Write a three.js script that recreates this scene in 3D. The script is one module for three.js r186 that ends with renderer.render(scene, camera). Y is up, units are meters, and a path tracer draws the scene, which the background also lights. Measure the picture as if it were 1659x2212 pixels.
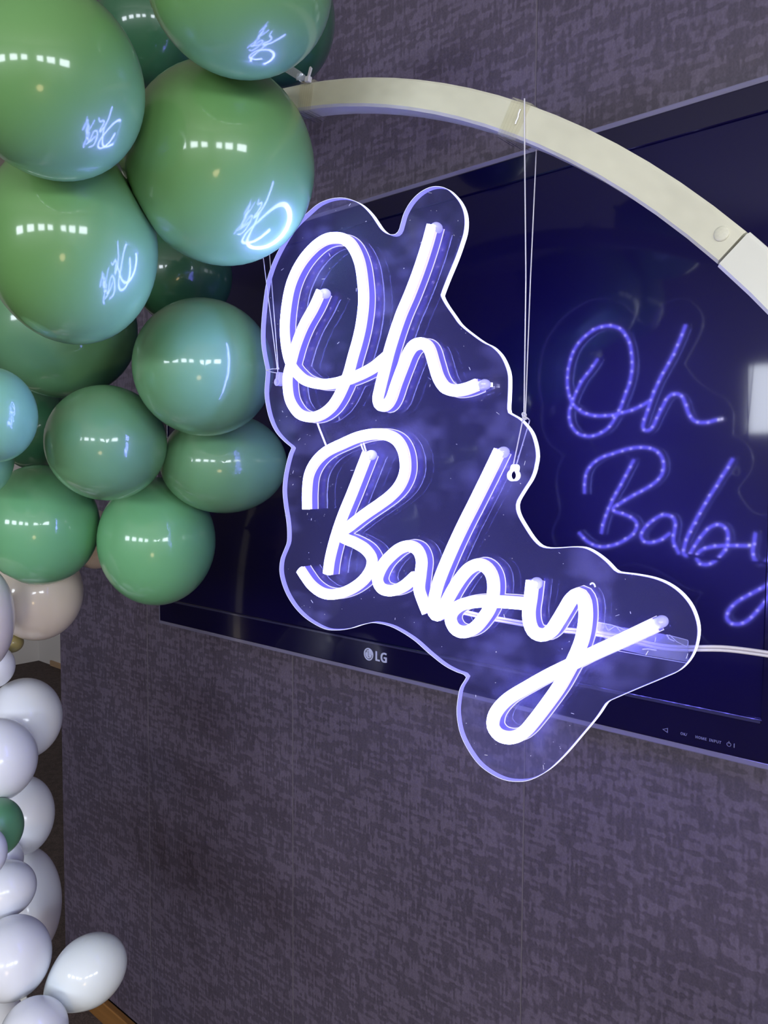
import * as THREE from 'three';
import { RectAreaLightUniformsLib } from 'three/addons/lights/RectAreaLightUniformsLib.js';
import { RoundedBoxGeometry } from 'three/addons/geometries/RoundedBoxGeometry.js';
import { mergeGeometries } from 'three/addons/utils/BufferGeometryUtils.js';
import { TextGeometry } from 'three/addons/geometries/TextGeometry.js';
import { FontLoader } from 'three/addons/loaders/FontLoader.js';

// ------------------------------------------------------------------ camera, light, exposure
// World: wall plane z = 0, room towards +z, floor y = 0, metres.
const EYE = new THREE.Vector3(0, 1.36, 0.94);
const F = 1655, CX = 829.5, CY = 1106;                       // focal length and centre, in pixels of the 1659 x 2212 frame
const AX = new THREE.Vector3(0.757755, -0.040141, 0.651303);  // the room's axes as the camera sees them
const AY = new THREE.Vector3(0.005940, 0.998489, 0.054627);
const AZ = new THREE.Vector3(-0.652512, -0.037525, 0.756849);

const scene = new THREE.Scene();
const camera = new THREE.PerspectiveCamera(2 * Math.atan(CY / F) * 180 / Math.PI, 1659 / 2212, 0.02, 60);
camera.position.copy(EYE);
camera.quaternion.setFromRotationMatrix(new THREE.Matrix4().set(AX.x, AX.y, AX.z, 0, AY.x, AY.y, AY.z, 0, AZ.x, AZ.y, AZ.z, 0, 0, 0, 0, 1));
scene.background = new THREE.Color(0.55, 0.62, 0.7);

const renderer = new THREE.WebGLRenderer({ antialias: true });
renderer.toneMapping = THREE.LinearToneMapping;
renderer.toneMappingExposure = 1.0;
renderer.shadowMap.enabled = true;
RectAreaLightUniformsLib.init();

const WINDOW_GLOW = new THREE.Color(0.90, 0.97, 1.08), WINDOW_PANE = 5.0, WINDOW_LIGHT = 20.0;
const ADDED_LAMP_GLOW = new THREE.Color(1.0, 0.72, 0.36), ADDED_LAMP_BULB = 9.0, ADDED_LAMP_LIGHT = 0.5;
const NEON = new THREE.Color(0.22, 0.245, 1.0), NEON_GLOW = 58, NEON_LIGHT = 0.05;

function areaLight(color, intensity, w, h, at, towards) {
  const l = new THREE.RectAreaLight(color, intensity, w, h);
  l.position.set(...at); l.lookAt(...towards); scene.add(l); return l;
}

// ------------------------------------------------------------------ helpers
let seed = 7;
const rnd = () => { seed = (seed * 1664525 + 1013904223) >>> 0; return seed / 4294967296; };
const taken = new Map();
function numbered(name) {
  const n = taken.get(name) ?? 0; taken.set(name, n + 1);
  return n ? `${name}_${String(n).padStart(3, '0')}` : name;
}
const tag = (o, label, category, group, kind) => { Object.assign(o.userData, { label, category }); if (group) o.userData.group = group; if (kind) o.userData.kind = kind; return o; };
function thing(name, label, category, at = [0, 0, 0], group) {
  const o = new THREE.Group(); o.name = numbered(name); o.position.set(...at); scene.add(o); return tag(o, label, category, group);
}
function part(name, geometry, material, parent) {
  const m = new THREE.Mesh(geometry, material); m.name = numbered(name); m.castShadow = m.receiveShadow = true; parent.add(m); return m;
}
function struct(name, geometry, material, parent) {
  const m = part(name, geometry, material, parent ?? scene); if (!parent) m.userData.kind = 'structure'; return m;
}
const box = (w, h, d, x = 0, y = 0, z = 0) => new THREE.BoxGeometry(w, h, d).translate(x, y, z);
const rbox = (w, h, d, r, x = 0, y = 0, z = 0) => new RoundedBoxGeometry(w, h, d, 3, r).translate(x, y, z);
// where the sight line through a measured pixel meets the plane z = const
function at(u, v, z) {
  const x = (u - CX) / F, y = (CY - v) / F;
  const r = new THREE.Vector3(AX.x * x + AX.y * y - AX.z, AY.x * x + AY.y * y - AY.z, AZ.x * x + AZ.y * y - AZ.z);
  return r.multiplyScalar((z - EYE.z) / r.z).add(EYE);
}
const plane2 = (pts, z) => pts.map(([u, v]) => { const p = at(u, v, z); return new THREE.Vector2(p.x, p.y); });
const std = (o) => new THREE.MeshStandardMaterial(o);
const phys = (o) => new THREE.MeshPhysicalMaterial(o);

// periodic value noise for textures
function lattice(w, h, s) { let q = s; const a = new Float32Array(w * h); for (let i = 0; i < a.length; i++) { q = (q * 1664525 + 1013904223) >>> 0; a[i] = q / 4294967296; } return a; }
function noise2(nx, ny, s) {
  const a = lattice(nx, ny, s);
  return (u, v) => {                                           // u, v in 0..1
    const x = u * nx, y = v * ny, x0 = Math.floor(x), y0 = Math.floor(y); let fx = x - x0, fy = y - y0;
    fx = fx * fx * (3 - 2 * fx); fy = fy * fy * (3 - 2 * fy);
    const g = (i, j) => a[((j % ny + ny) % ny) * nx + ((i % nx) + nx) % nx];
    return (g(x0, y0) * (1 - fx) + g(x0 + 1, y0) * fx) * (1 - fy) + (g(x0, y0 + 1) * (1 - fx) + g(x0 + 1, y0 + 1) * fx) * fy;
  };
}
function texture(n, fn, srgb = false) {
  const d = new Uint8Array(n * n * 4);
  for (let j = 0; j < n; j++) for (let i = 0; i < n; i++) { const c = fn((i + 0.5) / n, (j + 0.5) / n); for (let k = 0; k < 3; k++) d[(j * n + i) * 4 + k] = Math.max(0, Math.min(255, Math.round(255 * (c.length ? c[k] : c)))); d[(j * n + i) * 4 + 3] = 255; }
  const t = new THREE.DataTexture(d, n, n); t.magFilter = THREE.LinearFilter; t.minFilter = THREE.LinearFilter; t.wrapS = t.wrapT = THREE.RepeatWrapping;
  if (srgb) t.colorSpace = THREE.SRGBColorSpace; t.needsUpdate = true; return t;
}
const smooth = (a, b, x) => { const t = Math.max(0, Math.min(1, (x - a) / (b - a))); return t * t * (3 - 2 * t); };

// ------------------------------------------------------------------ materials of the room
const weaveH = noise2(46, 200, 11), weaveV = noise2(300, 62, 23), weaveF = noise2(700, 500, 31), weaveL = noise2(5, 9, 41), weaveB = noise2(150, 200, 57);
const weave = (u, v) => {
  const a = smooth(0.44, 0.60, 0.46 * weaveH(u, v) + 0.30 * weaveV(u, v) + 0.24 * weaveB(u, v));
  return 0.66 + 0.125 * a + 0.06 * (weaveV(u, v) - 0.5) + 0.09 * (weaveF(u, v) - 0.5) + 0.06 * (weaveL(u, v) - 0.5);
};
const laminateMap = texture(2048, (u, v) => { const k = weave(u, v); return [k, 0.955 * k, 0.96 * k]; }, true);
const laminateBump = texture(1024, (u, v) => weave(u, v));
const M = {
  laminate: std({ color: new THREE.Color(0.188, 0.169, 0.250), map: laminateMap, roughness: 0.5, bumpMap: laminateBump, bumpScale: 0.0006 }),
  seam: std({ color: new THREE.Color(0.14, 0.12, 0.145), roughness: 0.6 }),
  backing: std({ color: new THREE.Color(0.03, 0.025, 0.025), roughness: 0.9 }),
  white: std({ color: new THREE.Color(0.72, 0.69, 0.68), roughness: 0.85 }),
  warmWall: std({ color: new THREE.Color(0.5, 0.46, 0.4), roughness: 0.85 }),
  darkWood: std({ color: new THREE.Color(0.045, 0.032, 0.026), roughness: 0.5 }),
  oak: std({ color: new THREE.Color(0.30, 0.135, 0.035), roughness: 0.55, map: (() => { const a = noise2(6, 90, 5), b = noise2(20, 300, 6); const t = texture(512, (u, v) => { const k = 0.8 + 0.14 * a(u, v) + 0.08 * b(u, v); return [k, k, k]; }, true); return t; })() }),
  skirting: std({ color: new THREE.Color(0.5, 0.33, 0.2), roughness: 0.6 }),
  ceiling: std({ color: new THREE.Color(0.6, 0.56, 0.48), roughness: 0.9 }),
  carpet: std({ color: new THREE.Color(0.12, 0.085, 0.08), roughness: 1, map: (() => { const a = noise2(256, 256, 71), b = noise2(30, 30, 72); return texture(512, (u, v) => { const k = 0.6 + 0.35 * a(u, v) + 0.15 * b(u, v); return [k, k, k]; }, true); })() }),
  frame: std({ color: new THREE.Color(0.6, 0.6, 0.58), roughness: 0.5 }),
  pane: std({ color: 0x000000, emissive: WINDOW_GLOW, emissiveIntensity: WINDOW_PANE, roughness: 0.4 }),
  globe: std({ color: 0xddccaa, emissive: ADDED_LAMP_GLOW, emissiveIntensity: ADDED_LAMP_BULB, roughness: 0.6 }),
};
function metricUV(g, sx = 1, sy = 1, ox = 0, oy = 0) {          // uv in metres, across the two widest axes of a flat piece
  const p = g.attributes.position, n = g.attributes.normal, uv = new Float32Array(p.count * 2);
  for (let i = 0; i < p.count; i++) {
    const ax = Math.abs(n.getX(i)), ay = Math.abs(n.getY(i)), az = Math.abs(n.getZ(i));
    const a = az >= ax && az >= ay ? [p.getX(i), p.getY(i)] : ay >= ax ? [p.getX(i), p.getZ(i)] : [p.getZ(i), p.getY(i)];
    uv[2 * i] = a[0] * sx + ox; uv[2 * i + 1] = a[1] * sy + oy;
  }
  return g.setAttribute('uv', new THREE.BufferAttribute(uv, 2));
}

// ------------------------------------------------------------------ the setting
const XL = -1.912, XR = 3.0, ZB = 4.7, H = 2.9;
struct('floor', metricUV(box(9, 0.1, 7, -1.2, -0.05, 1.6), 2, 2), M.carpet);
struct('ceiling', box(9, 0.1, 7, -1.2, H + 0.05, 1.6), M.ceiling);

const wallFront = struct('wall_front', box(XR - XL, H, 0.16, (XL + XR) / 2, H / 2, -0.092), M.backing);
const seams = [XL, -1.505, -1.027, -0.543, -0.062, 0.419, 0.9, 1.381, 1.862, 2.343, XR];
for (let i = 0; i + 1 < seams.length; i++) {
  const w = seams[i + 1] - seams[i] - 0.0018, x = (seams[i] + seams[i + 1]) / 2;
  struct('panel', metricUV(rbox(w, H - 0.056, 0.012, 0.0012, x, (H + 0.056) / 2, -0.006), 1, 1, i * 0.37, i * 0.21), M.laminate, wallFront);
  if (i) struct('seam_strip', box(0.0017, H - 0.056, 0.010, seams[i], (H + 0.056) / 2, -0.0053), M.seam, wallFront);
}
struct('baseboard_front', metricUV(rbox(XR - XL + 0.02, 0.055, 0.016, 0.003, (XL + XR) / 2, 0.0275, 0.008), 1.2, 1.2), M.oak);
struct('wall_left', box(0.1, H, 4.0, -5.39, H / 2, 0.4), M.white);
struct('trim_1', box(0.02, 1.05, 5.5, -5.33, 0.525, 1.95), M.darkWood);
struct('wall_left_rear', box(0.1, H, 2.4, -5.39, H / 2, 3.55), M.warmWall);
struct('wall_alcove', box(3.6, H, 0.1, -3.6, H / 2, -1.58), M.white);
struct('baseboard_alcove', box(3.3, 0.035, 0.012, -3.5, 0.0175, -1.524), M.skirting);
struct('wall_alcove_side', box(0.1, H, 1.5, XL + 0.05, H / 2, -0.86), M.white);

// rear and right walls with their windows
function windowWall(name, along, fixed, from, to, openings, y0, y1, facing) {
  const pieces = [], rect = (a, b, c, d) => { if (b - a > 0.001 && d - c > 0.001) pieces.push(along === 'x' ? box(b - a, d - c, 0.14, (a + b) / 2, (c + d) / 2, fixed) : box(0.14, d - c, b - a, fixed, (c + d) / 2, (a + b) / 2)); };
  rect(from, to, 0, y0); rect(from, to, y1, H);
  let last = from; for (const [a, b] of openings) { rect(last, a, y0, y1); last = b; } rect(last, to, y0, y1);
  struct(name, mergeGeometries(pieces), M.warmWall);
  for (const [a, b] of openings) {
    const w = b - a, h = y1 - y0, m = (a + b) / 2, y = (y0 + y1) / 2, t = 0.045;
    const n = (taken.get('window') ?? 0) + 1; taken.set('window', n);
    const g = new THREE.Group(); g.name = `window_${n}`; g.userData.kind = 'structure'; scene.add(g);
    const turn = along === 'x' ? 0 : Math.PI / 2, place = (q) => q.rotateY(turn).translate(along === 'x' ? m : fixed, y, along === 'x' ? fixed : m);
    struct('window_frame', place(mergeGeometries([box(w, t, 0.08, 0, h / 2 - t / 2), box(w, t, 0.08, 0, -h / 2 + t / 2), box(t, h - 2 * t, 0.08, -w / 2 + t / 2), box(t, h - 2 * t, 0.08, w / 2 - t / 2), box(t * 0.8, h - 2 * t, 0.06)])), M.frame, g);
    for (const s of [-1, 1]) struct('pane', place(box(w / 2 - t * 1.4, h - 2 * t, 0.012, s * (w / 4 - t * 0.3), 0, 0)), M.pane, g);
    const d = facing * 0.08;
    areaLight(WINDOW_GLOW, WINDOW_LIGHT, w - 2 * t, h - 2 * t, along === 'x' ? [m, y, fixed + d] : [fixed + d, y, m], along === 'x' ? [m, y, fixed + 2 * d] : [fixed + 2 * d, y, m]);
  }
}
windowWall('wall_rear', 'x', ZB + 0.07, -5.44, XR + 0.14, [[-1.62, -0.85], [-0.5, 0.27], [0.62, 1.39], [1.7, 2.47]], 1.52, 2.06, -1);
windowWall('wall_right', 'z', XR + 0.07, -0.2, ZB, [[1.0, 1.8], [2.1, 2.9], [3.2, 4.0]], 1.52, 2.06, -1);
{  // lamp added out of view to give the balloons their warm spots
  const l = thing('added_globe_lamp', 'added warm globe lamp on a low turned stand, unseen behind the viewer, for warm spots on the balloons', 'lamp', [0.92, 0, 2.08]);
  part('stand', new THREE.LatheGeometry([[0, 0], [0.13, 0], [0.13, 0.012], [0.03, 0.03], [0.018, 0.06], [0.016, 0.2], [0.05, 0.235], [0.05, 0.245], [0, 0.245]].map((p) => new THREE.Vector2(...p)), 32), M.darkWood, l);
  part('shade', new THREE.SphereGeometry(0.16, 32, 20).translate(0, 0.4, 0), M.globe, l);
  const p = new THREE.PointLight(ADDED_LAMP_GLOW, ADDED_LAMP_LIGHT); p.position.set(0.92, 0.4, 2.08); p.shadow.radius = 7; p.castShadow = true; scene.add(p);
}

// ------------------------------------------------------------------ television
const font = await new FontLoader().loadAsync('fonts/droid/droid_sans_bold.typeface.json');
const TVX = [-1.362, -0.176], TVY = [1.044, 1.767], TVZ = 0.07;
{
  const w = TVX[1] - TVX[0], h = TVY[1] - TVY[0], cx = (TVX[0] + TVX[1]) / 2, cy = (TVY[0] + TVY[1]) / 2;
  const gloss = phys({ color: new THREE.Color(0.003, 0.002, 0.024), roughness: 0.12, specularIntensity: 0.9, clearcoat: 0.4, clearcoatRoughness: 0.04 });
  const glass = phys({ color: new THREE.Color(0.002, 0.001, 0.026), roughness: 0.34, specularIntensity: 0.4, specularColor: new THREE.Color(0.55, 0.5, 1.0), clearcoat: 0.6, clearcoatRoughness: 0.05 });  // blue glow of the sign is painted into the screen's base colour
  const clear = phys({ color: new THREE.Color(0.17, 0.16, 0.24), roughness: 0.15, clearcoat: 1, clearcoatRoughness: 0.1 });
  const slotMat = phys({ color: new THREE.Color(0.03, 0.03, 0.07), roughness: 0.12, clearcoat: 1, clearcoatRoughness: 0.08 });
  const print = std({ color: new THREE.Color(0.62, 0.66, 0.8), roughness: 0.35, metalness: 0.3 });
  const faint = std({ color: new THREE.Color(0.14, 0.14, 0.26), roughness: 0.5 });
  const tv = thing('television', 'large black glossy flat television mounted on the textured panel wall', 'television', [cx, cy, TVZ]);
  tv.rotation.set(0.006, -0.006, 0, 'YXZ');
  const bx = 0.042, top = 0.038, low = 0.054, ring = (W, Hh, iw0, iw1, ih0, ih1, d, r) => {
    const s = new THREE.Shape(); s.moveTo(-W / 2, -Hh / 2); s.lineTo(W / 2, -Hh / 2); s.lineTo(W / 2, Hh / 2); s.lineTo(-W / 2, Hh / 2); s.closePath();
    const q = new THREE.Path(); q.moveTo(-W / 2 + iw0, -Hh / 2 + ih0); q.lineTo(-W / 2 + iw0, Hh / 2 - ih1); q.lineTo(W / 2 - iw1, Hh / 2 - ih1); q.lineTo(W / 2 - iw1, -Hh / 2 + ih0); q.closePath(); s.holes.push(q);
    return new THREE.ExtrudeGeometry(s, { depth: d, bevelEnabled: r > 0, bevelSize: r, bevelThickness: r, bevelOffset: -r, bevelSegments: 2 });
  };
  part('cabinet', rbox(w - 0.03, h - 0.03, 0.042, 0.008, 0, 0, -0.036), M.backing, tv);
  part('bezel', ring(w - 0.014, h - 0.014, bx - 0.007, bx - 0.007, low - 0.007, top - 0.007, 0.013, 0.0015).translate(0, 0, -0.0145), gloss, tv);
  part('edge_trim', ring(w, h, 0.0075, 0.0075, 0.0075, 0.0075, 0.012, 0.0014).translate(0, 0, -0.0155), clear, tv);
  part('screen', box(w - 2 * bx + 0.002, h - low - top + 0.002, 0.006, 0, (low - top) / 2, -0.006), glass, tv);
  const sl = part('speaker_slot', box(w - 2 * bx, 0.0028, 0.002, 0, -h / 2 + low - 0.0028, 0.0006), slotMat, tv);
  sl.userData.label = 'thin clear strip under the screen';
  // maker's mark in the middle of the lower bezel: disc with a line face, then two letters
  const mark = new THREE.Group(); mark.name = 'logo'; tv.add(mark);
  mark.position.set(0, -h / 2 + 0.032, 0.0004);
  const txt = (s, size, depth = 0.0006) => { const g = new TextGeometry(s, { font, size, depth, curveSegments: 5, bevelEnabled: false }); g.computeBoundingBox(); return g; };
  const disc = new THREE.Shape(); disc.absarc(0, 0, 0.0098, 0, Math.PI * 2);
  const cut = (...p) => { const q = new THREE.Path(); q.moveTo(...p[0]); for (const k of p.slice(1)) q.lineTo(...k); q.closePath(); disc.holes.push(q); };
  cut([-0.0008, 0.0052], [-0.0008, -0.0045], [0.0026, -0.0045], [0.0026, -0.0036], [0.0003, -0.0036], [0.0003, 0.0052]);
  cut([-0.0046, 0.0026], [-0.0046, 0.0044], [-0.0028, 0.0044], [-0.0028, 0.0026]);
  const arc = new THREE.Path(); arc.absarc(0, 0, 0.0076, 1.45, Math.PI * 2 - 0.02, false); arc.lineTo(0.0024, -0.0001); arc.lineTo(0.0024, 0.0009); arc.lineTo(0.0066, 0.0009); arc.absarc(0, 0, 0.0066, -0.0, 1.45 - Math.PI * 2, true); arc.closePath();
  disc.holes.push(arc);
  part('emblem', new THREE.ExtrudeGeometry(disc, { depth: 0.0006, bevelEnabled: false, curveSegments: 24 }).translate(-0.0105, 0, 0), print, mark);
  part('lettering', txt('LG', 0.0150).translate(0.002, -0.0075, 0), print, mark);
  const keys = new THREE.Group(); keys.name = 'touch_keys'; tv.add(keys); keys.position.set(0, -h / 2 + 0.0195, 0.0004);
  const key = (s, x) => part('key_print', txt(s, 0.0031, 0.0003).translate(x, -0.0015, 0), faint, keys);
  const X0 = -cx;
  const keyAt = (u, v) => at(u, v, TVZ).x + X0;
  key('OK/', keyAt(1470, 1598)); key('HOME', keyAt(1502, 1606)); key('INPUT', keyAt(1532, 1612));
  const tri = new THREE.Shape(); tri.moveTo(0, 0); tri.lineTo(0.0065, -0.003); tri.lineTo(0.0065, 0.003); tri.closePath();
  const hole = new THREE.Path(); hole.moveTo(0.0016, 0); hole.lineTo(0.0057, 0.0018); hole.lineTo(0.0057, -0.0018); hole.closePath(); tri.holes.push(hole);
  part('key_print', new THREE.ExtrudeGeometry(tri, { depth: 0.0003, bevelEnabled: false }).translate(keyAt(1431, 1592), 0, 0), faint, keys);
  part('key_print', mergeGeometries([new THREE.TorusGeometry(0.0021, 0.0004, 6, 20).translate(keyAt(1571, 1621) + 0.002, 0, 0.0003), box(0.0008, 0.003, 0.0003, keyAt(1571, 1621) + 0.002, 0.0022, 0.0003), box(0.001, 0.0046, 0.0003, keyAt(1571, 1621) + 0.0075, 0, 0.0003)].map((g) => { const q = g.index ? g.toNonIndexed() : g; return q; })), faint, keys);
}

// ------------------------------------------------------------------ the round hoop stand
const HOOP = { x: -0.734, y: 0.963, R: 0.802, z: 0.390, radial: 0.0255, depth: 0.024 };
{
  const enamel = phys({ color: new THREE.Color(0.76, 0.745, 0.63), roughness: 0.42, clearcoat: 0.15, clearcoatRoughness: 0.3, map: (() => { const a = noise2(12, 12, 91), b = noise2(60, 60, 92); return texture(256, (u, v) => { const k = 0.93 + 0.06 * a(u, v) + 0.03 * b(u, v); return [k, k, k * 0.985]; }, true); })() });
  const shiny = phys({ color: new THREE.Color(0.78, 0.78, 0.72), roughness: 0.3, clearcoat: 0.7, clearcoatRoughness: 0.12 });
  const hoop = thing('hoop_stand', 'large cream painted round hoop arch framing the neon sign', 'arch', [HOOP.x, 0, HOOP.z]);
  const arc = (a0, a1, grow, m) => {                            // a bar of square section with eased corners, bent round the ring
    const r0 = HOOP.R - HOOP.radial - grow, r1 = HOOP.R + grow, d = HOOP.depth + 2 * grow, e = 0.0022, sec = [[r0 + e, grow], [r1 - e, grow], [r1, grow - e], [r1, grow - d + e], [r1 - e, grow - d], [r0 + e, grow - d], [r0, grow - d + e], [r0, grow - e]];
    const N = Math.ceil(160 * Math.abs(a1 - a0) / 6.28), pos = [], idx = [], uv = [];
    sec.forEach((s, k) => { const t = sec[(k + 1) % sec.length];
      for (let i = 0; i <= N; i++) { const a = a0 + (a1 - a0) * i / N; for (const q of [s, t]) { pos.push(q[0] * Math.cos(a), HOOP.y + q[0] * Math.sin(a), q[1]); uv.push(a * 1.2, (q[0] + q[1]) * 3); } }
      const o = k * (N + 1) * 2; for (let i = 0; i < N; i++) { const b = o + i * 2; idx.push(b, b + 2, b + 1, b + 1, b + 2, b + 3); } });
    for (const [a, flip] of [[a0, 1], [a1, 0]]) { const o = pos.length / 3; sec.forEach((q) => { pos.push(q[0] * Math.cos(a), HOOP.y + q[0] * Math.sin(a), q[1]); uv.push(0, 0); }); for (let k = 1; k + 1 < sec.length; k++) flip ? idx.push(o, o + k + 1, o + k) : idx.push(o, o + k, o + k + 1); }
    const g = new THREE.BufferGeometry(); g.setAttribute('position', new THREE.Float32BufferAttribute(pos, 3)); g.setAttribute('uv', new THREE.Float32BufferAttribute(uv, 2)); g.setIndex(idx); g.computeVertexNormals();
    return part('ring_section', g, m, hoop);
  };
  const J = at(1590, 527, HOOP.z), aj = Math.atan2(J.y - HOOP.y, J.x - HOOP.x);
  arc(aj + 0.0015, aj + 2.2, 0, enamel);
  arc(aj - 2.0, aj - 0.0015, 0.0012, shiny);
  arc(aj + 2.203, aj + Math.PI * 2 - 2.003, 0.0, shiny);
  const sp = at(1559, 505, HOOP.z);
  part('rivet', new THREE.SphereGeometry(0.0052, 20, 10).scale(1, 1, 0.22).translate(sp.x - HOOP.x, sp.y, 0.0004), enamel, hoop);
  for (const s of [-1, 1]) {
    part('foot', rbox(0.06, 0.02, 0.42, 0.006, s * 0.28, 0.01, -0.012), shiny, hoop);
    part('post', rbox(0.025, 0.2, 0.02, 0.004, s * 0.28, 0.12, -0.012), shiny, hoop);
  }
  // wrappings that are stuck to the ring
  const film = phys({ color: new THREE.Color(0.985, 0.98, 0.95), roughness: 0.1, transmission: 0.95, thickness: 0, ior: 1.45 });
  const wrap = (u, v, half, name, label) => {
    const p = at(u, v, HOOP.z), a = Math.atan2(p.y - HOOP.y, p.x - HOOP.x), r0 = HOOP.R - HOOP.radial - 0.0022, r1 = HOOP.R + 0.001, gs = [];
    for (let k = -3; k < 3; k++) { const m = a + (k + 0.5) * half / 3, l = HOOP.R * half / 3;
      gs.push(box(r1 - r0, l, 0.0003, (r0 + r1) / 2, 0, 0.0008).rotateZ(m).translate(0, HOOP.y, 0));
      gs.push(box(0.0003, l, HOOP.depth + 0.002, r0 - 0.0004 - 0.0008 * ((k * 7 + 30) % 3), 0, -HOOP.depth / 2).rotateZ(m).translate(0, HOOP.y, 0));
      gs.push(box(0.0003, l, HOOP.depth + 0.002, r1, 0, -HOOP.depth / 2).rotateZ(m).translate(0, HOOP.y, 0)); }
    const t = thing(name, label, 'tape', [HOOP.x, 0, HOOP.z]); part('film', mergeGeometries(gs), film, t); return t;
  };
  const t2 = wrap(1117, 245, 0.0125, 'clear_tape', 'wrinkled clear tape round the cream hoop where the cord hangs');
  const cr = [[1124, 236], [1120, 246], [1119, 253], [1115, 262], [1113, 268]].map(([u, v]) => at(u, v, HOOP.z + 0.0016).sub(t2.position));
  part('crease', new THREE.TubeGeometry(new THREE.CatmullRomCurve3(cr), 14, 0.0007, 5), std({ color: 0xffffff, roughness: 0.2 }), t2);
  wrap(663, 196, 0.0125, 'clear_tape', 'flat clear tape band round the hoop under the white tie');
}
{ // white tie with its cut tail, and the clear ribbon it holds
  const nylon = phys({ color: new THREE.Color(0.8, 0.8, 0.85), roughness: 0.35, transmission: 0.15, thickness: 0 });
  const t = thing('cable_tie', 'small white plastic tie with upright cut tail on the hoop', 'cable tie', at(666, 172, HOOP.z + 0.002).toArray());
  const q = (u, v, z = HOOP.z + 0.002) => at(u, v, z).sub(t.position);
  part('tie_head', rbox(0.0062, 0.0058, 0.0052, 0.0012).rotateZ(-0.15), nylon, t);
  const a = q(668, 165), b = q(673, 145), d = b.clone().sub(a), tail = new THREE.Shape(); const L = d.length();
  tail.moveTo(-0.0013, 0); tail.lineTo(0.0013, 0); tail.lineTo(0.0016, L * 0.85); tail.lineTo(-0.0006, L); tail.lineTo(-0.0014, L * 0.9); tail.closePath();
  part('tie_tail', new THREE.ExtrudeGeometry(tail, { depth: 0.0012, bevelEnabled: true, bevelSize: 0.0003, bevelThickness: 0.0003, bevelSegments: 1 }).rotateZ(Math.atan2(d.y, d.x) - Math.PI / 2).translate(a.x, a.y, 0), nylon, t);
  const film = phys({ color: new THREE.Color(0.86, 0.88, 0.9), roughness: 0.1, transmission: 0.82, thickness: 0 });
  const rb = thing('clear_ribbon', 'clear plastic garland strip stretching from balloon to the white tie', 'ribbon', at(640, 160, HOOP.z + 0.01).toArray());
  const strip = (pts, w, m) => { const ps = pts.map((p) => p.clone()), pos = [], idx = []; ps.forEach((p, i) => { const tt = (ps[Math.min(i + 1, ps.length - 1)].clone().sub(ps[Math.max(i - 1, 0)])).normalize(), n = new THREE.Vector3(-tt.y, tt.x, 0).multiplyScalar(w / 2); for (const [s, z] of [[1, 0], [-1, 0], [-1, -0.0004], [1, -0.0004]]) pos.push(p.x + s * n.x, p.y + s * n.y, p.z + z); if (i) { const o = 4 * (i - 1); for (let k = 0; k < 4; k++) { const k2 = (k + 1) % 4; idx.push(o + k, o + k2, o + 4 + k, o + k2, o + 4 + k2, o + 4 + k); } } });
    const g = new THREE.BufferGeometry(); g.setAttribute('position', new THREE.Float32BufferAttribute(pos, 3)); g.setIndex(idx); g.computeVertexNormals(); return g; };
  const r = (u, v, z) => at(u, v, z).sub(rb.position);
  part('strip', strip([r(605, 138, 0.405), r(625, 150, 0.402), r(644, 162, 0.399), r(655, 170, 0.396)], 0.0085), film, rb);
  part('folded_end', strip([r(640, 166, 0.4), r(650, 165, 0.398), r(660, 170, 0.394)], 0.0075), film, rb);
}

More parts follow.
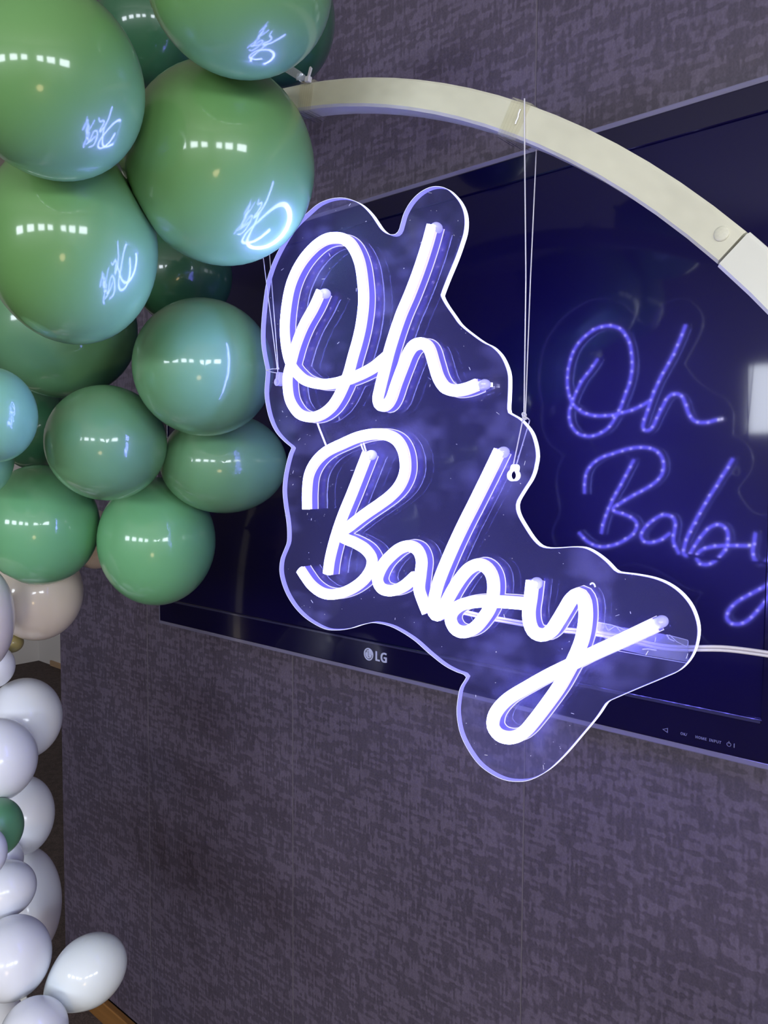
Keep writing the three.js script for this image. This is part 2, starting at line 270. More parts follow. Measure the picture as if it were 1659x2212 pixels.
// ------------------------------------------------------------------ neon sign
const ZA = 0.376, ZAB = 0.370, ZN = 0.3905;                      // acrylic front, acrylic back, height at which the tube's centre line was measured
const outline = [[565, 700], [574.5, 617], [583.5, 583], [601.6, 541], [632, 492], [668.5, 456], [686.6, 441], [710, 431], [737, 427.5], [761, 432.5], [780.6, 443], [800.5, 463], [813, 481], [822, 494], [832, 502.5], [843.5, 507], [854, 506], [861, 499], [866, 483], [872.4, 461.5], [887, 436], [907, 416], [928.5, 405], [946.6, 403], [964.7, 408], [979, 420], [992, 436], [1001, 456], [1004, 476], [1002, 501], [995, 525], [983, 559], [965, 602.5], [954, 631], [952, 637], [954, 643],
  [963, 659], [979, 682], [992, 700], [1019, 722.5], [1044, 740], [1062, 749], [1078.6, 765], [1089, 783], [1097, 807], [1098, 830], [1097, 861], [1096, 884], [1098, 892], [1105, 896], [1121.6, 905.6], [1135.5, 919.5], [1146.5, 935], [1153.4, 954], [1157.4, 974], [1158, 989], [1155.4, 1004], [1152.4, 1018], [1145.5, 1035], [1129.6, 1060], [1115, 1088], [1117, 1108], [1134.6, 1141], [1153, 1167.5], [1167, 1180], [1182, 1184], [1204, 1184], [1240, 1182], [1263, 1184], [1286, 1195.4], [1307.5, 1212], [1323, 1228], [1330, 1235], [1336, 1237],
  [1375, 1242], [1413.6, 1250], [1442.5, 1262], [1467.6, 1280], [1489, 1305], [1501, 1330.5], [1507, 1357.5], [1505, 1384.5], [1496.6, 1411.5], [1483, 1433], [1464, 1450], [1440, 1461], [1365, 1492.5], [1318, 1513], [1311, 1516.5], [1307, 1521], [1290, 1546.6], [1258, 1585.5], [1212, 1638], [1177.6, 1668], [1143, 1685], [1116, 1688], [1088, 1684], [1058.5, 1670], [1033, 1649.7], [1010, 1617.6], [994, 1583], [987, 1542], [988.6, 1514.5], [994, 1487], [1004, 1470], [1007.6, 1463.6], [1001, 1456], [991, 1453], [962.5, 1439], [927.6, 1412], [897, 1384.7], [871, 1367], [844, 1353], [817, 1346], [804, 1345], [781, 1349.6], [753.7, 1358], [726.6, 1361], [703, 1358.7], [678, 1347], [654, 1330], [632.5, 1306], [614.5, 1274], [604.5, 1237.5], [606, 1210], [614.5, 1187], [620, 1172], [621, 1152.5], [619, 1125], [613.6, 1090], [611, 1059], [614.5, 1023], [625, 979.6], [630, 967], [623.5, 961], [614, 953], [596, 933], [583.5, 908], [575, 875], [572, 848], [574.5, 799], [571, 781], [565, 743]];
const strokes = {
  O: [[[689, 629], [674, 662], [654, 698], [643, 723], [633, 752], [625, 782], [618, 808], [617, 834], [621, 861], [630, 880], [644, 895], [667, 901], [690, 895], [711, 879], [724, 861], [736, 837], [748, 807], [758, 770], [768, 735], [776, 698], [781, 653], [780, 617], [771.6, 563], [754, 527], [737, 514.5], [720, 512], [700, 515.5], [676, 531], [645, 568], [623, 617], [611, 695], [612, 734], [618, 770], [627, 793], [640, 809], [655, 821], [687, 829], [719, 827], [744, 820], [770, 810], [802, 793], [829, 771]]],
  h: [[[930, 485], [918.5, 527], [901, 581], [880.6, 635], [861.6, 680], [838, 752], [824, 807], [816, 840], [812, 861], [815, 873], [823, 877], [832, 873], [840, 862], [853, 825], [867, 788], [878, 761], [889, 746], [904, 740.5], [915, 744], [923, 753], [934, 788], [943, 816], [956.5, 836], [970, 842], [983, 843], [1004, 839], [1027, 830]]],
  B: [[[789, 980], [779, 1006], [757, 1063], [735, 1117], [719, 1165], [708, 1210], [704, 1240]],
    [[659, 1100], [659, 1063], [663, 1027], [675, 1001], [697, 978], [736, 958], [772, 943], [808, 937], [836, 941], [854, 952], [866, 972], [871, 995], [870, 1022], [858, 1050], [838, 1072], [817, 1088], [781, 1113], [754, 1134], [735, 1150], [735, 1160], [745, 1166], [762, 1173], [787, 1189], [799, 1208], [797, 1228], [782, 1252], [754, 1273], [727, 1283], [707, 1285], [689, 1280], [669, 1265], [654, 1245], [645, 1231]]],
  a: [[[893, 1245], [869, 1266], [850, 1275], [834, 1277], [818, 1270], [811, 1252], [822, 1222], [844, 1197], [862, 1184], [879, 1180], [897, 1188], [906, 1209], [904, 1240], [901, 1273], [907.5, 1295], [915, 1314], [919, 1324]]],
  b: [[[1075, 974], [1052, 1022], [1022, 1083], [991, 1145], [963.5, 1206], [941, 1264], [932, 1304], [931, 1322], [939, 1331], [949, 1324], [958, 1305], [975, 1273], [993, 1246], [1010, 1228], [1030, 1220], [1047, 1227], [1058, 1243], [1062, 1268], [1056, 1308], [1040, 1336], [1020, 1358], [996, 1367], [978, 1359], [969, 1340], [972, 1324], [985, 1311], [1004, 1304], [1042, 1300], [1075, 1301], [1128, 1305]]],
  y: [[[1146, 1256], [1142, 1292], [1138, 1323], [1141, 1350], [1150, 1367], [1168, 1373.5], [1186, 1364], [1202, 1341], [1217, 1316], [1231, 1294], [1246.5, 1284], [1257, 1296], [1261, 1323], [1259, 1354], [1252, 1386], [1236, 1425], [1220, 1456], [1203.5, 1485], [1173, 1528], [1150, 1558], [1132, 1579], [1114, 1592], [1094, 1596], [1073, 1589], [1061, 1572], [1062, 1552], [1071, 1534], [1092, 1512], [1136, 1485], [1183, 1459], [1235, 1434], [1262, 1420], [1330, 1389], [1411, 1351]]],
};
function smoothPath(pts, step, closed = false) {                 // evenly spaced points of a smooth curve through pts
  const c = new THREE.CatmullRomCurve3(pts.map((p) => new THREE.Vector3(p.x, p.y, 0)), closed, 'centripetal'); c.arcLengthDivisions = 1200;
  const n = Math.max(8, Math.round(c.getLength() / step)); return c.getSpacedPoints(n).map((p) => new THREE.Vector2(p.x, p.y));
}
function sweep(path, profile, closed = false) {                  // profile: [across, height] pairs round a closed section
  const n = path.length, m = profile.length, pos = [], idx = [];
  const nor = path.map((p, i) => { const a = path[closed ? (i + n - 1) % n : Math.max(0, i - 1)], b = path[closed ? (i + 1) % n : Math.min(n - 1, i + 1)]; const t = new THREE.Vector2().subVectors(b, a).normalize(); return new THREE.Vector2(t.y, -t.x); });
  for (let k = 0; k < m; k++) { const A = profile[k], B = profile[(k + 1) % m], o = pos.length / 3;   // own vertices for each side; the dome is smoothed by welding below
    for (let i = 0; i < n; i++) for (const q of [A, B]) pos.push(path[i].x + nor[i].x * q[0], path[i].y + nor[i].y * q[0], q[1]);
    for (let i = 0; i + 1 < n + (closed ? 1 : 0); i++) { const a = o + 2 * i, b = o + 2 * ((i + 1) % n); idx.push(a, b, a + 1, a + 1, b, b + 1); } }
  if (!closed) for (const [i, flip] of [[0, 0], [n - 1, 1]]) { const o = pos.length / 3; for (const q of profile) pos.push(path[i].x + nor[i].x * q[0], path[i].y + nor[i].y * q[0], q[1]); for (let k = 1; k + 1 < m; k++) flip ? idx.push(o, o + k, o + k + 1) : idx.push(o, o + k + 1, o + k); }
  const g = new THREE.BufferGeometry(); g.setAttribute('position', new THREE.Float32BufferAttribute(pos, 3)); g.setIndex(idx); g.computeVertexNormals(); return g;
}
{
  const glow = std({ color: new THREE.Color(0.9, 0.9, 1), emissive: NEON, emissiveIntensity: NEON_GLOW, roughness: 0.6 });
  const side = std({ color: new THREE.Color(0.25, 0.25, 0.3), emissive: new THREE.Color(0.62, 0.52, 1.0), emissiveIntensity: 1.25, roughness: 0.4 });
  const base = std({ color: new THREE.Color(0.06, 0.055, 0.16), emissive: new THREE.Color(0.15, 0.125, 0.78), emissiveIntensity: 0.85, roughness: 0.3 });
  const lip = std({ color: new THREE.Color(0.25, 0.25, 0.35), emissive: new THREE.Color(0.7, 0.66, 1.0), emissiveIntensity: 1.0, roughness: 0.3 });
  const strip = std({ color: 0x222233, emissive: new THREE.Color(0.14, 0.12, 0.9), emissiveIntensity: 46, roughness: 0.5 });
  const led = std({ color: 0x222233, emissive: new THREE.Color(0.4, 0.36, 1.0), emissiveIntensity: 80, roughness: 0.5 });
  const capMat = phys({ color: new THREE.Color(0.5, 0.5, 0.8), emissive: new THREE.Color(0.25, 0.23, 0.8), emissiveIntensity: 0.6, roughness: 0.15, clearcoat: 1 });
  const smudge = noise2(9, 9, 301), smudge2 = noise2(40, 40, 302), smudge3 = noise2(7, 60, 303);
  const hazeMap = texture(512, (u, v) => 0.995 - 0.022 * smooth(0.5, 0.85, 0.6 * smudge(u, v) + 0.25 * smudge2(u, v) + 0.15 * smudge3(u, v)));
  const acrylic = phys({ color: new THREE.Color(0.90, 0.91, 0.97), roughness: 0.07, emissive: new THREE.Color(0.16, 0.14, 1.0), emissiveIntensity: 2.9, specularIntensity: 0.4, transmission: 0.992, transmissionMap: hazeMap, thickness: 0, ior: 1.49 });  // even blue emission stands in for the soft bloom round the letters
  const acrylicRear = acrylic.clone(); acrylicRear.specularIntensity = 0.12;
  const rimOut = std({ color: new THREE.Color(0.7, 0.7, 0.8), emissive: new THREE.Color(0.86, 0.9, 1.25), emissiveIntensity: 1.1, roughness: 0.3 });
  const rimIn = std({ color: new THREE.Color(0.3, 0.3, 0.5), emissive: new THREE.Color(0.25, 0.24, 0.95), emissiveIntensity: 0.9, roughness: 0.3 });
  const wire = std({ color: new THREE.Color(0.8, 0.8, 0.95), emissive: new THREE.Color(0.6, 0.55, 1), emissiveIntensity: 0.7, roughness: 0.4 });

  const O = at(900, 1050, ZA); O.z = ZA;
  const sign = thing('neon_sign', 'glowing white neon words Oh Baby on a clear acrylic backing', 'neon sign', O.toArray());
  const loc = (pts, z) => plane2(pts, z).map((p) => p.sub(new THREE.Vector2(O.x, O.y)));
  // backing board with two keyholes
  const edge = smoothPath(loc(outline, ZA), 0.0035, true); edge.pop();
  const shape = new THREE.Shape(edge);
  const keyhole = (u, v, tu, tv, r) => { const [c, t] = loc([[u, v], [tu, tv]], ZA), d = t.clone().sub(c), n = d.clone().normalize(), s = new THREE.Vector2(-n.y, n.x), pts = []; const a0 = Math.atan2(n.y, n.x), w = r * 0.55, ang = Math.asin(w / r);
    for (let i = 0; i <= 20; i++) { const a = a0 + ang + (2 * Math.PI - 2 * ang) * i / 20; pts.push(new THREE.Vector2(c.x + r * Math.cos(a), c.y + r * Math.sin(a))); }
    for (let i = 0; i <= 8; i++) { const a = a0 - Math.PI / 2 + Math.PI * i / 8; pts.push(new THREE.Vector2(t.x + w * Math.cos(a), t.y + w * Math.sin(a))); } return pts; };
  const keys = [keyhole(1106, 1027, 1109, 1010, 0.0046), keyhole(598, 825, 600, 808, 0.0040)];
  for (const k of keys) shape.holes.push(new THREE.Path(k));
  const uvm = (g) => { const p = g.attributes.position, u = new Float32Array(p.count * 2); for (let i = 0; i < p.count; i++) { u[2 * i] = p.getX(i) * 2.5; u[2 * i + 1] = p.getY(i) * 2.5; } return g.setAttribute('uv', new THREE.BufferAttribute(u, 2)); };
  const front = uvm(new THREE.ShapeGeometry(shape)), back = uvm(new THREE.ShapeGeometry(shape)); { const ix = back.index.array; for (let i = 0; i < ix.length; i += 3) { const t = ix[i]; ix[i] = ix[i + 1]; ix[i + 1] = t; } back.translate(0, 0, ZAB - ZA); back.computeVertexNormals(); }
  const board = part('acrylic_board', front, acrylic, sign); part('rear_face', back, acrylicRear, board); board.userData.label = 'clear acrylic backing cut round the words';
  const area = THREE.ShapeUtils.area(edge) > 0 ? 1 : -1;
  const band = (path, off0, off1) => sweep(path, [[off0 * area, 0], [off1 * area, 0], [off1 * area, ZAB - ZA], [off0 * area, ZAB - ZA]], true);
  part('board_edge', band(edge, 0.0001, 0.0003), rimOut, board).userData.label = 'bright lit outer edge';
  part('inner_edge', band(edge, -0.0003, 0.00005), rimIn, board);
  for (const k of keys) { const a2 = THREE.ShapeUtils.area(k) > 0 ? 1 : -1; const kk = sweep(k, [[-0.0006 * a2, 0.0002], [0.0003 * a2, 0.0002], [0.0003 * a2, ZAB - ZA], [-0.0006 * a2, ZAB - ZA]], true); part('hanging_hole', kk, k === keys[0] ? rimOut : capMat, board); }
  // letters
  const W = 0.0050, dome = [[W, 0.0126], [W * 0.96, 0.0138], [W * 0.8, 0.0149], [W * 0.4, 0.0155], [0, 0.0157], [-W * 0.4, 0.0155], [-W * 0.8, 0.0149], [-W * 0.96, 0.0138], [-W, 0.0126]];
  const cheek = [[W, 0.0098], [W, 0.0125], [-W, 0.0125], [-W, 0.0098]];
  const body = [[W + 0.0002, 0.0012], [W + 0.0002, 0.0092], [-W - 0.0002, 0.0092], [-W - 0.0002, 0.0012]];
  const foot = [[W + 0.0008, 0.0006], [W + 0.0008, 0.0011], [-W - 0.0008, 0.0011], [-W - 0.0008, 0.0006]];
  const shoulder = [[W + 0.0004, 0.0093], [W + 0.0004, 0.0097], [-W - 0.0004, 0.0097], [-W - 0.0004, 0.0093]];
  for (const [name, runs] of Object.entries(strokes)) {
    const paths = runs.map((r) => smoothPath(loc(r, ZN), 0.0028));
    const letter = part('letter', mergeGeometries(paths.map((p) => sweep(p, dome))), glow, sign); letter.userData.label = `glowing script letter ${name}`;
    part('diffuser_side', mergeGeometries(paths.map((p) => sweep(p, cheek))), side, letter);
    part('silicone_base', mergeGeometries(paths.map((p) => sweep(p, body))), base, letter);
    part('base_lip', mergeGeometries(paths.flatMap((p) => [sweep(p, foot), sweep(p, shoulder)])), lip, letter);
    part('light_strip', mergeGeometries(paths.map((p) => sweep(p, [[0.0025, 0.0002], [0.0025, 0.0005], [-0.0025, 0.0005], [-0.0025, 0.0002]]))), strip, letter);
    const dots = []; for (const r of runs) for (const q of smoothPath(loc(r, ZN), 0.0155).slice(1, -1)) dots.push(box(0.0026, 0.0026, 0.0003, q.x + (rnd() - 0.5) * 0.003, q.y + (rnd() - 0.5) * 0.003, -0.0001));
    part('diodes', mergeGeometries(dots), led, letter).userData.kind = 'stuff';
  }
  // clear end caps where a run stops
  const cap = (u, v, du, dv, len) => { const [a, b] = loc([[u, v], [u + du, v + dv]], ZN), d = b.clone().sub(a), g = new THREE.CapsuleGeometry(0.0047, len, 6, 16).rotateZ(Math.atan2(d.y, d.x) - Math.PI / 2).scale(1, 1, 1.45).translate(a.x, a.y, 0.0078); part('end_cap', g, capMat, sign); };
  cap(1036, 830, 12, -5, 0.002); cap(1418, 1347, 16, -7, 0.003); cap(692, 632, 8, -14, 0.001); cap(933, 489, 6, -14, 0.001); cap(792, 983, 6, -14, 0.001); cap(1078, 977, 7, -12, 0.001); cap(1150, 1262, 1, -12, 0.001);
  // exposed diodes at the tail ends, on the board's rear
  for (const [u, v] of [[1040, 828], [1030, 831], [1128, 1303]]) { const [q] = loc([[u, v]], ZN); part('end_diode', box(0.003, 0.003, 0.0004, q.x, q.y, -0.0001 + (ZAB - ZA) * 0), std({ color: 0x222233, emissive: new THREE.Color(0.75, 0.72, 1), emissiveIntensity: 60 }), sign); }
  // little jumper wires between letters
  const jump = (pts, r) => part('jumper_wire', new THREE.TubeGeometry(new THREE.CatmullRomCurve3(loc(pts, ZA + 0.003).map((p) => new THREE.Vector3(p.x, p.y, 0.0032))), 16, r, 6), wire, sign);
  jump([[684, 908], [690, 925], [699, 948], [707, 968]], 0.0010);
  jump([[778, 946], [781, 962], [789, 982]], 0.0008); jump([[783, 946], [787, 962], [793, 981]], 0.0008);
  // dust, lint and scratches on the front
  const specks = []; const inside = (p) => { let c = false; for (let i = 0, j = edge.length - 1; i < edge.length; j = i++) if ((edge[i].y > p.y) !== (edge[j].y > p.y) && p.x < (edge[j].x - edge[i].x) * (p.y - edge[i].y) / (edge[j].y - edge[i].y) + edge[i].x) c = !c; return c; };
  for (let i = 0; i < 520; i++) { const p = new THREE.Vector2((rnd() - 0.5) * 0.6, (rnd() - 0.5) * 0.62); if (!inside(p)) continue; const long = rnd() < 0.22, w = 0.0002 + 0.0003 * rnd(); specks.push(box(long ? 0.0012 + 0.003 * rnd() : w * 1.6, w * 0.8, 0.0003, 0, 0, 0.0003).rotateZ(rnd() * 6.28).translate(p.x, p.y, 0)); }
  const dust = part('dust', mergeGeometries(specks), std({ color: new THREE.Color(0.8, 0.8, 0.85), roughness: 1 }), board); dust.userData.kind = 'stuff';
  const lint = loc([[1276, 1262], [1281, 1259], [1285, 1262], [1287, 1268]], ZA); part('lint', new THREE.TubeGeometry(new THREE.CatmullRomCurve3(lint.map((p) => new THREE.Vector3(p.x, p.y, 0.001))), 12, 0.0007, 5), std({ color: 0xffffff, roughness: 1 }), board);
  areaLight(NEON, NEON_LIGHT, 0.30, 0.42, [O.x, O.y, ZA + 0.016], [O.x, O.y, 2]);
}
{ // supply cable behind the board and the tape that holds it
  const pvc = phys({ color: new THREE.Color(0.72, 0.68, 0.78), roughness: 0.3, transmission: 0.15, thickness: 0, clearcoat: 0.5 });
  const pts = [[985, 1318], [1040, 1331], [1100, 1342], [1200, 1359], [1290, 1368], [1360, 1381], [1410, 1394], [1460, 1400], [1510, 1400.5], [1560, 1401], [1610, 1406], [1700, 1420], [1850, 1450]].map(([u, v], i) => at(u, v, ZAB - 0.0045 - (i > 8 ? 0.004 * (i - 8) : 0)));
  const c = thing('power_cable', 'thin clear twin power cable running right behind the neon sign', 'cable', pts[6].toArray());
  for (const s of [-1, 1]) part('conductor', new THREE.TubeGeometry(new THREE.CatmullRomCurve3(pts.map((p) => p.clone().sub(pts[6]).add(new THREE.Vector3(0, s * 0.00125, 0)))), 90, 0.00125, 8), pvc, c);
  const film = phys({ color: new THREE.Color(0.9, 0.9, 0.97), roughness: 0.12, transmission: 0.86, thickness: 0 });
  const fold = phys({ color: new THREE.Color(0.75, 0.75, 0.9), roughness: 0.25, transmission: 0.35, thickness: 0 });
  const t = thing('clear_tape', 'crumpled clear tape holding the cable behind the board', 'tape', at(1370, 1380, ZAB - 0.006).toArray());
  const flat = (px, z) => { const s = new THREE.Shape(px.map(([u, v]) => { const p = at(u, v, z).sub(t.position); return new THREE.Vector2(p.x, p.y); })); return new THREE.ExtrudeGeometry(s, { depth: 0.0003, bevelEnabled: false }).translate(0, 0, z - t.position.z); };
  part('film', flat([[1290, 1343], [1350, 1356], [1443, 1371], [1486, 1383], [1487, 1430], [1395, 1415], [1330, 1400], [1287, 1362]], ZAB - 0.0009), film, t);
  const line = (pts2, r) => new THREE.TubeGeometry(new THREE.CatmullRomCurve3(pts2.map(([u, v]) => at(u, v, ZAB - 0.0006).sub(t.position)), false, 'catmullrom', 0.1), pts2.length * 6, r, 5);
  part('crease', mergeGeometries([line([[1290, 1344], [1287, 1352], [1288, 1364], [1310, 1366]], 0.0003), line([[1292, 1344], [1322, 1350], [1356, 1362]], 0.0003), line([[1440, 1371], [1486, 1383], [1486, 1396]], 0.0003), line([[1440, 1371], [1446, 1380], [1457, 1385]], 0.0005), line([[1446, 1371], [1462, 1386], [1484, 1397]], 0.0003), line([[1388, 1403], [1400, 1402], [1418, 1405]], 0.0006), line([[1330, 1405], [1400, 1418], [1487, 1433]], 0.0003), line([[1308, 1350], [1314, 1362], [1330, 1352], [1340, 1364]], 0.0003)]), fold, t);
}
// hanging cords: twisted pairs from the hoop to the keyholes
function cord(name, label, strands, knots) {
  const m = phys({ color: new THREE.Color(0.72, 0.7, 0.82), roughness: 0.35, clearcoat: 0.5 });
  const c = thing(name, label, 'cord', at(...strands[0][0]).toArray());
  for (const s of strands) part('strand', new THREE.TubeGeometry(new THREE.CatmullRomCurve3(s.map((p) => at(...p).sub(c.position)), false, 'catmullrom', 0.05), 24, 0.00055, 6), m, c);
  for (const [u, v, z, r] of knots) { const p = at(u, v, z).sub(c.position); part('knot', new THREE.TorusKnotGeometry(r, r * 0.5, 40, 6).translate(p.x, p.y, p.z), m, c); }
}
cord('hanging_cord', 'thin clear cord hanging from the taped hoop to the right keyhole', [
  [[1133, 213, 0.3915], [1133, 292, 0.3915], [1136, 600, 0.386], [1132, 893, 0.379]], [[1159, 316, 0.364], [1146, 600, 0.372], [1135, 893, 0.379]],
  [[1132, 900, 0.379], [1128, 913, 0.3785], [1109, 1004, 0.3775]], [[1135, 900, 0.379], [1143, 906, 0.377], [1144, 909, 0.367], [1115, 1006, 0.367]]], [[1132, 896, 0.379, 0.0013], [1133, 903, 0.379, 0.0012]]);
cord('hanging_cord', 'thin clear cord hanging beside green balloons to the left keyhole', [
  [[540, 330, 0.379], [569, 560, 0.379], [599, 797, 0.379]], [[566, 330, 0.366], [583, 560, 0.373], [601, 797, 0.379]],
  [[599, 797, 0.379], [588, 797, 0.3785], [575, 800, 0.377]], [[600, 806, 0.379], [588, 804, 0.3785], [575, 800, 0.377]], [[600, 797, 0.379], [600, 803, 0.378]]], [[600, 796, 0.379, 0.0010]]);

// ------------------------------------------------------------------ balloons
const latex = (r, g, b, rough = 0.09) => phys({ color: new THREE.Color(r, g, b), roughness: 0.38, specularIntensity: 0.6, clearcoat: 0.75, clearcoatRoughness: rough, sheen: 0 });
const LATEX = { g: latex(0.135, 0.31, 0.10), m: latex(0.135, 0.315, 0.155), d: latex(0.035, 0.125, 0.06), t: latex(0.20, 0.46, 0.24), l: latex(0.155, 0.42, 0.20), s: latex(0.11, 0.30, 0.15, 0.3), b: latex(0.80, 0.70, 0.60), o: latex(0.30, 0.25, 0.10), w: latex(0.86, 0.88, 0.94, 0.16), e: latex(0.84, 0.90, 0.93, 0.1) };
const G = 'green balloons of the garland', B = 'beige balloons of the garland', Wt = 'white balloons of the garland';
const balloons = [
  [-0.6314, 1.6756, 0.6282, 0.0735, 0.0741, 'g', 'biggest green balloon, in the top left corner, cut by the frame', G],
  [-0.5134, 1.7557, 0.5274, 0.0752, 0.0690, 'g', 'big green balloon at the top edge, above the white cable tie', G],
  [-0.6265, 1.6578, 0.4601, 0.0912, 0.0936, 'g', 'big green balloon overlapping the upper left of the clear board', G],
  [-0.7400, 1.5803, 0.5567, 0.0819, 0.0961, 'g', 'big green balloon at the left edge, below the biggest one', G],
  [-0.9505, 1.6391, 0.2844, 0.0718, 0.0728, 'd', 'green balloon, deep shadow put into its dark colour, behind the two big green ones, left of the sign', G],  // darker latex carries the shade of its place at the back
  [-1.0297, 1.5537, 0.4247, 0.1006, 0.0970, 'm', 'green balloon tucked under the big left green one, only its lower half showing', G],
  [-0.7781, 1.4827, 0.3719, 0.0839, 0.0825, 'm', 'round mid green balloon right behind the left rim of the board', G],
  [-0.9153, 1.3927, 0.4238, 0.0748, 0.0739, 'm', 'green balloon in the middle of the cluster, with a bright vertical streak', G],
  [-0.8688, 1.3684, 0.2732, 0.0871, 0.0701, 'm', 'flattened green balloon wedged under the round one beside the sign', G],
  [-0.8972, 1.4190, 0.5715, 0.0466, 0.0535, 't', 'small pale teal balloon nearest the left edge, with the sign mirrored', G],
  [-1.0329, 1.3747, 0.5329, 0.0403, 0.0519, 't', 'sliver of teal balloon directly under the small pale teal one', G],
  [-1.1085, 1.2770, 0.4201, 0.0813, 0.0877, 'l', 'light green balloon at the left edge just above the beige ones', G],
  [-0.9877, 1.2536, 0.3046, 0.0842, 0.0945, 'l', 'lowest light green balloon, hanging before the television corner', G],
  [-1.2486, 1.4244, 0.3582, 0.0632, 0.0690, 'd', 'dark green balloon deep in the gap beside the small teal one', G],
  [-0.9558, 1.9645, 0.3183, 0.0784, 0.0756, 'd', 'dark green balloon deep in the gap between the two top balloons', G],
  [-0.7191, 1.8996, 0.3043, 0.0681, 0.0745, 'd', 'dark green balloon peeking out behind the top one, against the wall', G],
  [-0.7428, 1.6639, 0.5003, 0.0201, 0.0204, 'g', 'tiny green balloon filling the gap between the three big left ones', G],
  [-1.2266, 1.1592, 0.3717, 0.0688, 0.0774, 'b', 'largest beige balloon, glossy, under the light green ones', B],
  [-1.1244, 1.1490, 0.4958, 0.0393, 0.0725, 'b', 'pinkish beige balloon cut by the left edge, before the largest beige', B],
  [-1.2348, 1.2380, 0.2674, 0.0447, 0.0510, 'b', 'small beige balloon showing between the two light green balloons', B],
  [-1.2705, 1.0743, 0.3956, 0.0177, 0.0164, 'o', 'tiny olive brown balloon peeking out below the beige pair', B],
  [-1.2554, 1.0445, 0.4335, 0.0334, 0.0346, 'w', 'small white balloon at the left edge, topmost of the white ones', Wt],
  [-1.2603, 0.9472, 0.3835, 0.0594, 0.0657, 'w', 'large white balloon touching the panel edge, second from the top', Wt],
  [-1.1740, 0.9223, 0.4605, 0.0546, 0.0610, 'w', 'greyish white balloon just above the small green one', Wt],
  [-1.2748, 0.7789, 0.3815, 0.0491, 0.0631, 'w', 'white balloon directly right of the small green one', Wt],
  [-1.1255, 0.8419, 0.4849, 0.0363, 0.0409, 's', 'small matt green balloon alone among the white ones', G],
  [-1.0682, 0.8375, 0.5199, 0.0240, 0.0313, 'w', 'narrow white balloon sliver at the left edge below the small green', Wt],
  [-1.2184, 0.7419, 0.4348, 0.0262, 0.0308, 'w', 'small shaded white balloon peeking out under the small green one', Wt],
  [-1.3016, 0.6110, 0.3701, 0.0591, 0.0920, 'w', 'tall shaded white balloon furthest back, along the panel edge', Wt],
  [-1.1524, 0.7310, 0.4639, 0.0434, 0.0408, 'w', 'squat white balloon in front of the tall shaded one', Wt],
  [-1.0804, 0.6673, 0.4857, 0.0519, 0.0551, 'w', 'large round white balloon left of the egg shaped one', Wt],
  [-1.0114, 0.6390, 0.4090, 0.0508, 0.0477, 'e', 'egg shaped white balloon sticking out to the right, neck visible', Wt],
  [-0.9910, 0.6088, 0.4975, 0.0432, 0.0423, 'w', 'lowest white balloon, cut by the bottom edge', Wt],
  [-1.2082, 0.5066, 0.4558, 0.0337, 0.0314, 'w', 'shaded white balloon in the bottom left corner behind two others', Wt],
];
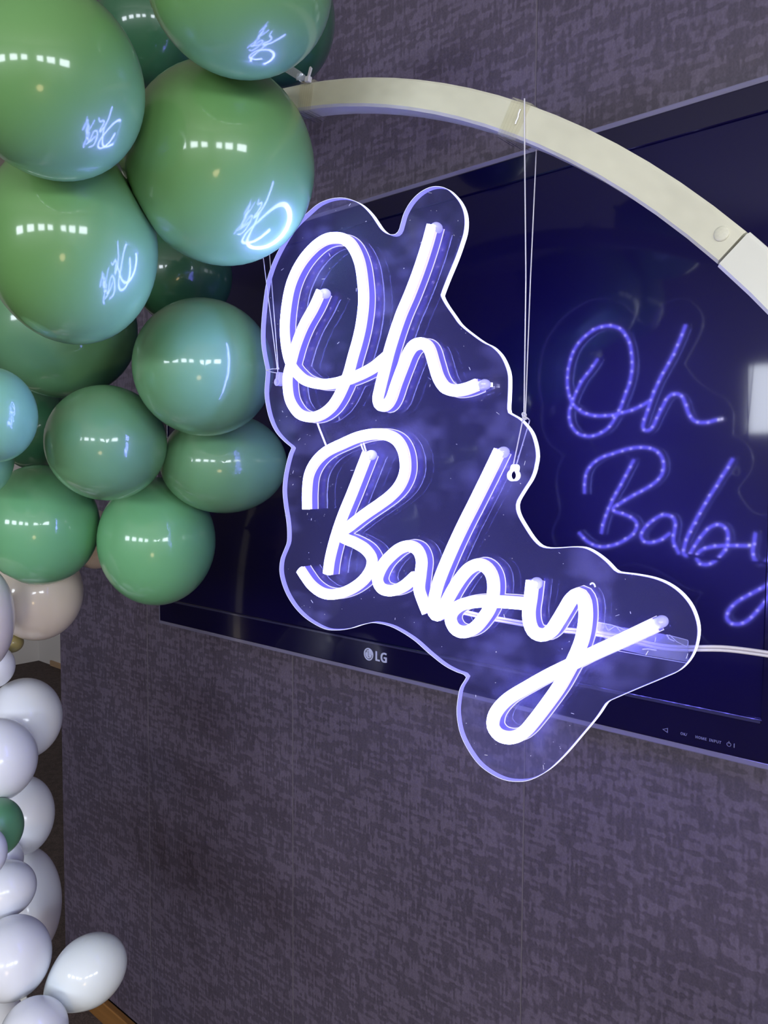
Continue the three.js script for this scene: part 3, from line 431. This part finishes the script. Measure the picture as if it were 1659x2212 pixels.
{
  const UP = new THREE.Vector3(0, 1, 0), made = [];
  for (const [x, y, z, rx, ry, kind, label, group] of balloons) {
    const c = new THREE.Vector3(x, y, z), e = EYE.clone().sub(c).normalize(), s = new THREE.Vector3().crossVectors(UP, e).normalize(), u = new THREE.Vector3().crossVectors(e, s);
    const rz = (rx + ry) / 2, egg = kind === 'e'; let axes = [s, u, e], radii = [rx, ry, rz];
    if (egg) { const d = s.clone().multiplyScalar(0.86).addScaledVector(u, 0.42).addScaledVector(e, 0.28).normalize(), k = new THREE.Vector3().crossVectors(e, d).normalize(); axes = [new THREE.Vector3().crossVectors(k, d).normalize().negate(), k, d]; axes[0] = new THREE.Vector3().crossVectors(axes[1], axes[2]); radii = [0.0475, 0.0475, 0.0545]; }
    const prof = [], N = 34;                                     // crown at +z, neck at -z
    for (let i = 0; i <= N; i++) { const t = Math.PI * i / N, q = Math.cos(t); let r = Math.sin(t), h = q; if (q < 0) { const k = -q; h = -k * (1 + 0.34 * k * k * (egg ? 0.62 : 1)); r = Math.max(0.05, Math.sin(t) * (1 - 0.12 * k * k)); } prof.push(new THREE.Vector2(i ? r : 0, h)); }
    const g = new THREE.LatheGeometry(prof.reverse(), 56).rotateX(Math.PI / 2);   // lathe axis y -> z
    const m = new THREE.Matrix4().makeBasis(axes[0].clone().multiplyScalar(radii[0]), axes[1].clone().multiplyScalar(radii[1]), axes[2].clone().multiplyScalar(radii[2]));
    g.applyMatrix4(m);
    made.push({ c, g, axes, radii, kind, label, group, egg });
  }
  const support = (b, n) => Math.sqrt(b.axes.reduce((t, a, k) => t + (b.radii[k] * a.dot(n)) ** 2, 0));
  for (const a of made) for (const b of made) {                  // where two press on each other they flatten against a common plane
    if (a === b) continue; const d = b.c.clone().sub(a.c), L = d.length(), n = d.divideScalar(L), ha = support(a, n), hb = support(b, n); if (ha + hb < L) continue;
    const lim = ha + (L - ha - hb) / 2 - 0.0003, p = a.g.attributes.position;
    for (let i = 0; i < p.count; i++) { const q = p.getX(i) * n.x + p.getY(i) * n.y + p.getZ(i) * n.z; if (q > lim) p.setXYZ(i, p.getX(i) - n.x * (q - lim), p.getY(i) - n.y * (q - lim), p.getZ(i) - n.z * (q - lim)); }
  }
  for (const b of made) {
    b.g.computeVertexNormals();
    { const p = b.g.attributes.position, nn = b.g.attributes.normal, per = 35; for (let j = 0; j < per; j++) { const k = 56 * per + j, v = new THREE.Vector3(nn.getX(j) + nn.getX(k), nn.getY(j) + nn.getY(k), nn.getZ(j) + nn.getZ(k)).normalize(); nn.setXYZ(j, v.x, v.y, v.z); nn.setXYZ(k, v.x, v.y, v.z); } }
    const t = thing('balloon', b.label, 'balloon', b.c.toArray(), b.group);
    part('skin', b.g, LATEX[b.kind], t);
    const reach = b.radii[2] * (b.egg ? 1.21 : 1.34), k = new THREE.Group();
    const knot = mergeGeometries([new THREE.TorusGeometry(0.0026, 0.0017, 8, 14), new THREE.CylinderGeometry(0.0015, 0.0042, 0.007, 12, 1, true).rotateX(-Math.PI / 2).translate(0, 0, -0.004)]);
    knot.applyMatrix4(new THREE.Matrix4().makeBasis(b.axes[0], b.axes[1], b.axes[2])).translate(...b.axes[2].clone().multiplyScalar(-reach - 0.001).toArray());
    const tip = b.c.clone().addScaledVector(b.axes[2], -reach - 0.004);
    if (!made.some((o) => o !== b && o.c.clone().sub(tip).length() < Math.max(...o.radii) + 0.012)) part('neck_knot', knot, LATEX[b.kind], t);
  }
}

scene.traverse((o) => { if (o.isMesh) o.castShadow = o.receiveShadow = true; });
renderer.render(scene, camera);
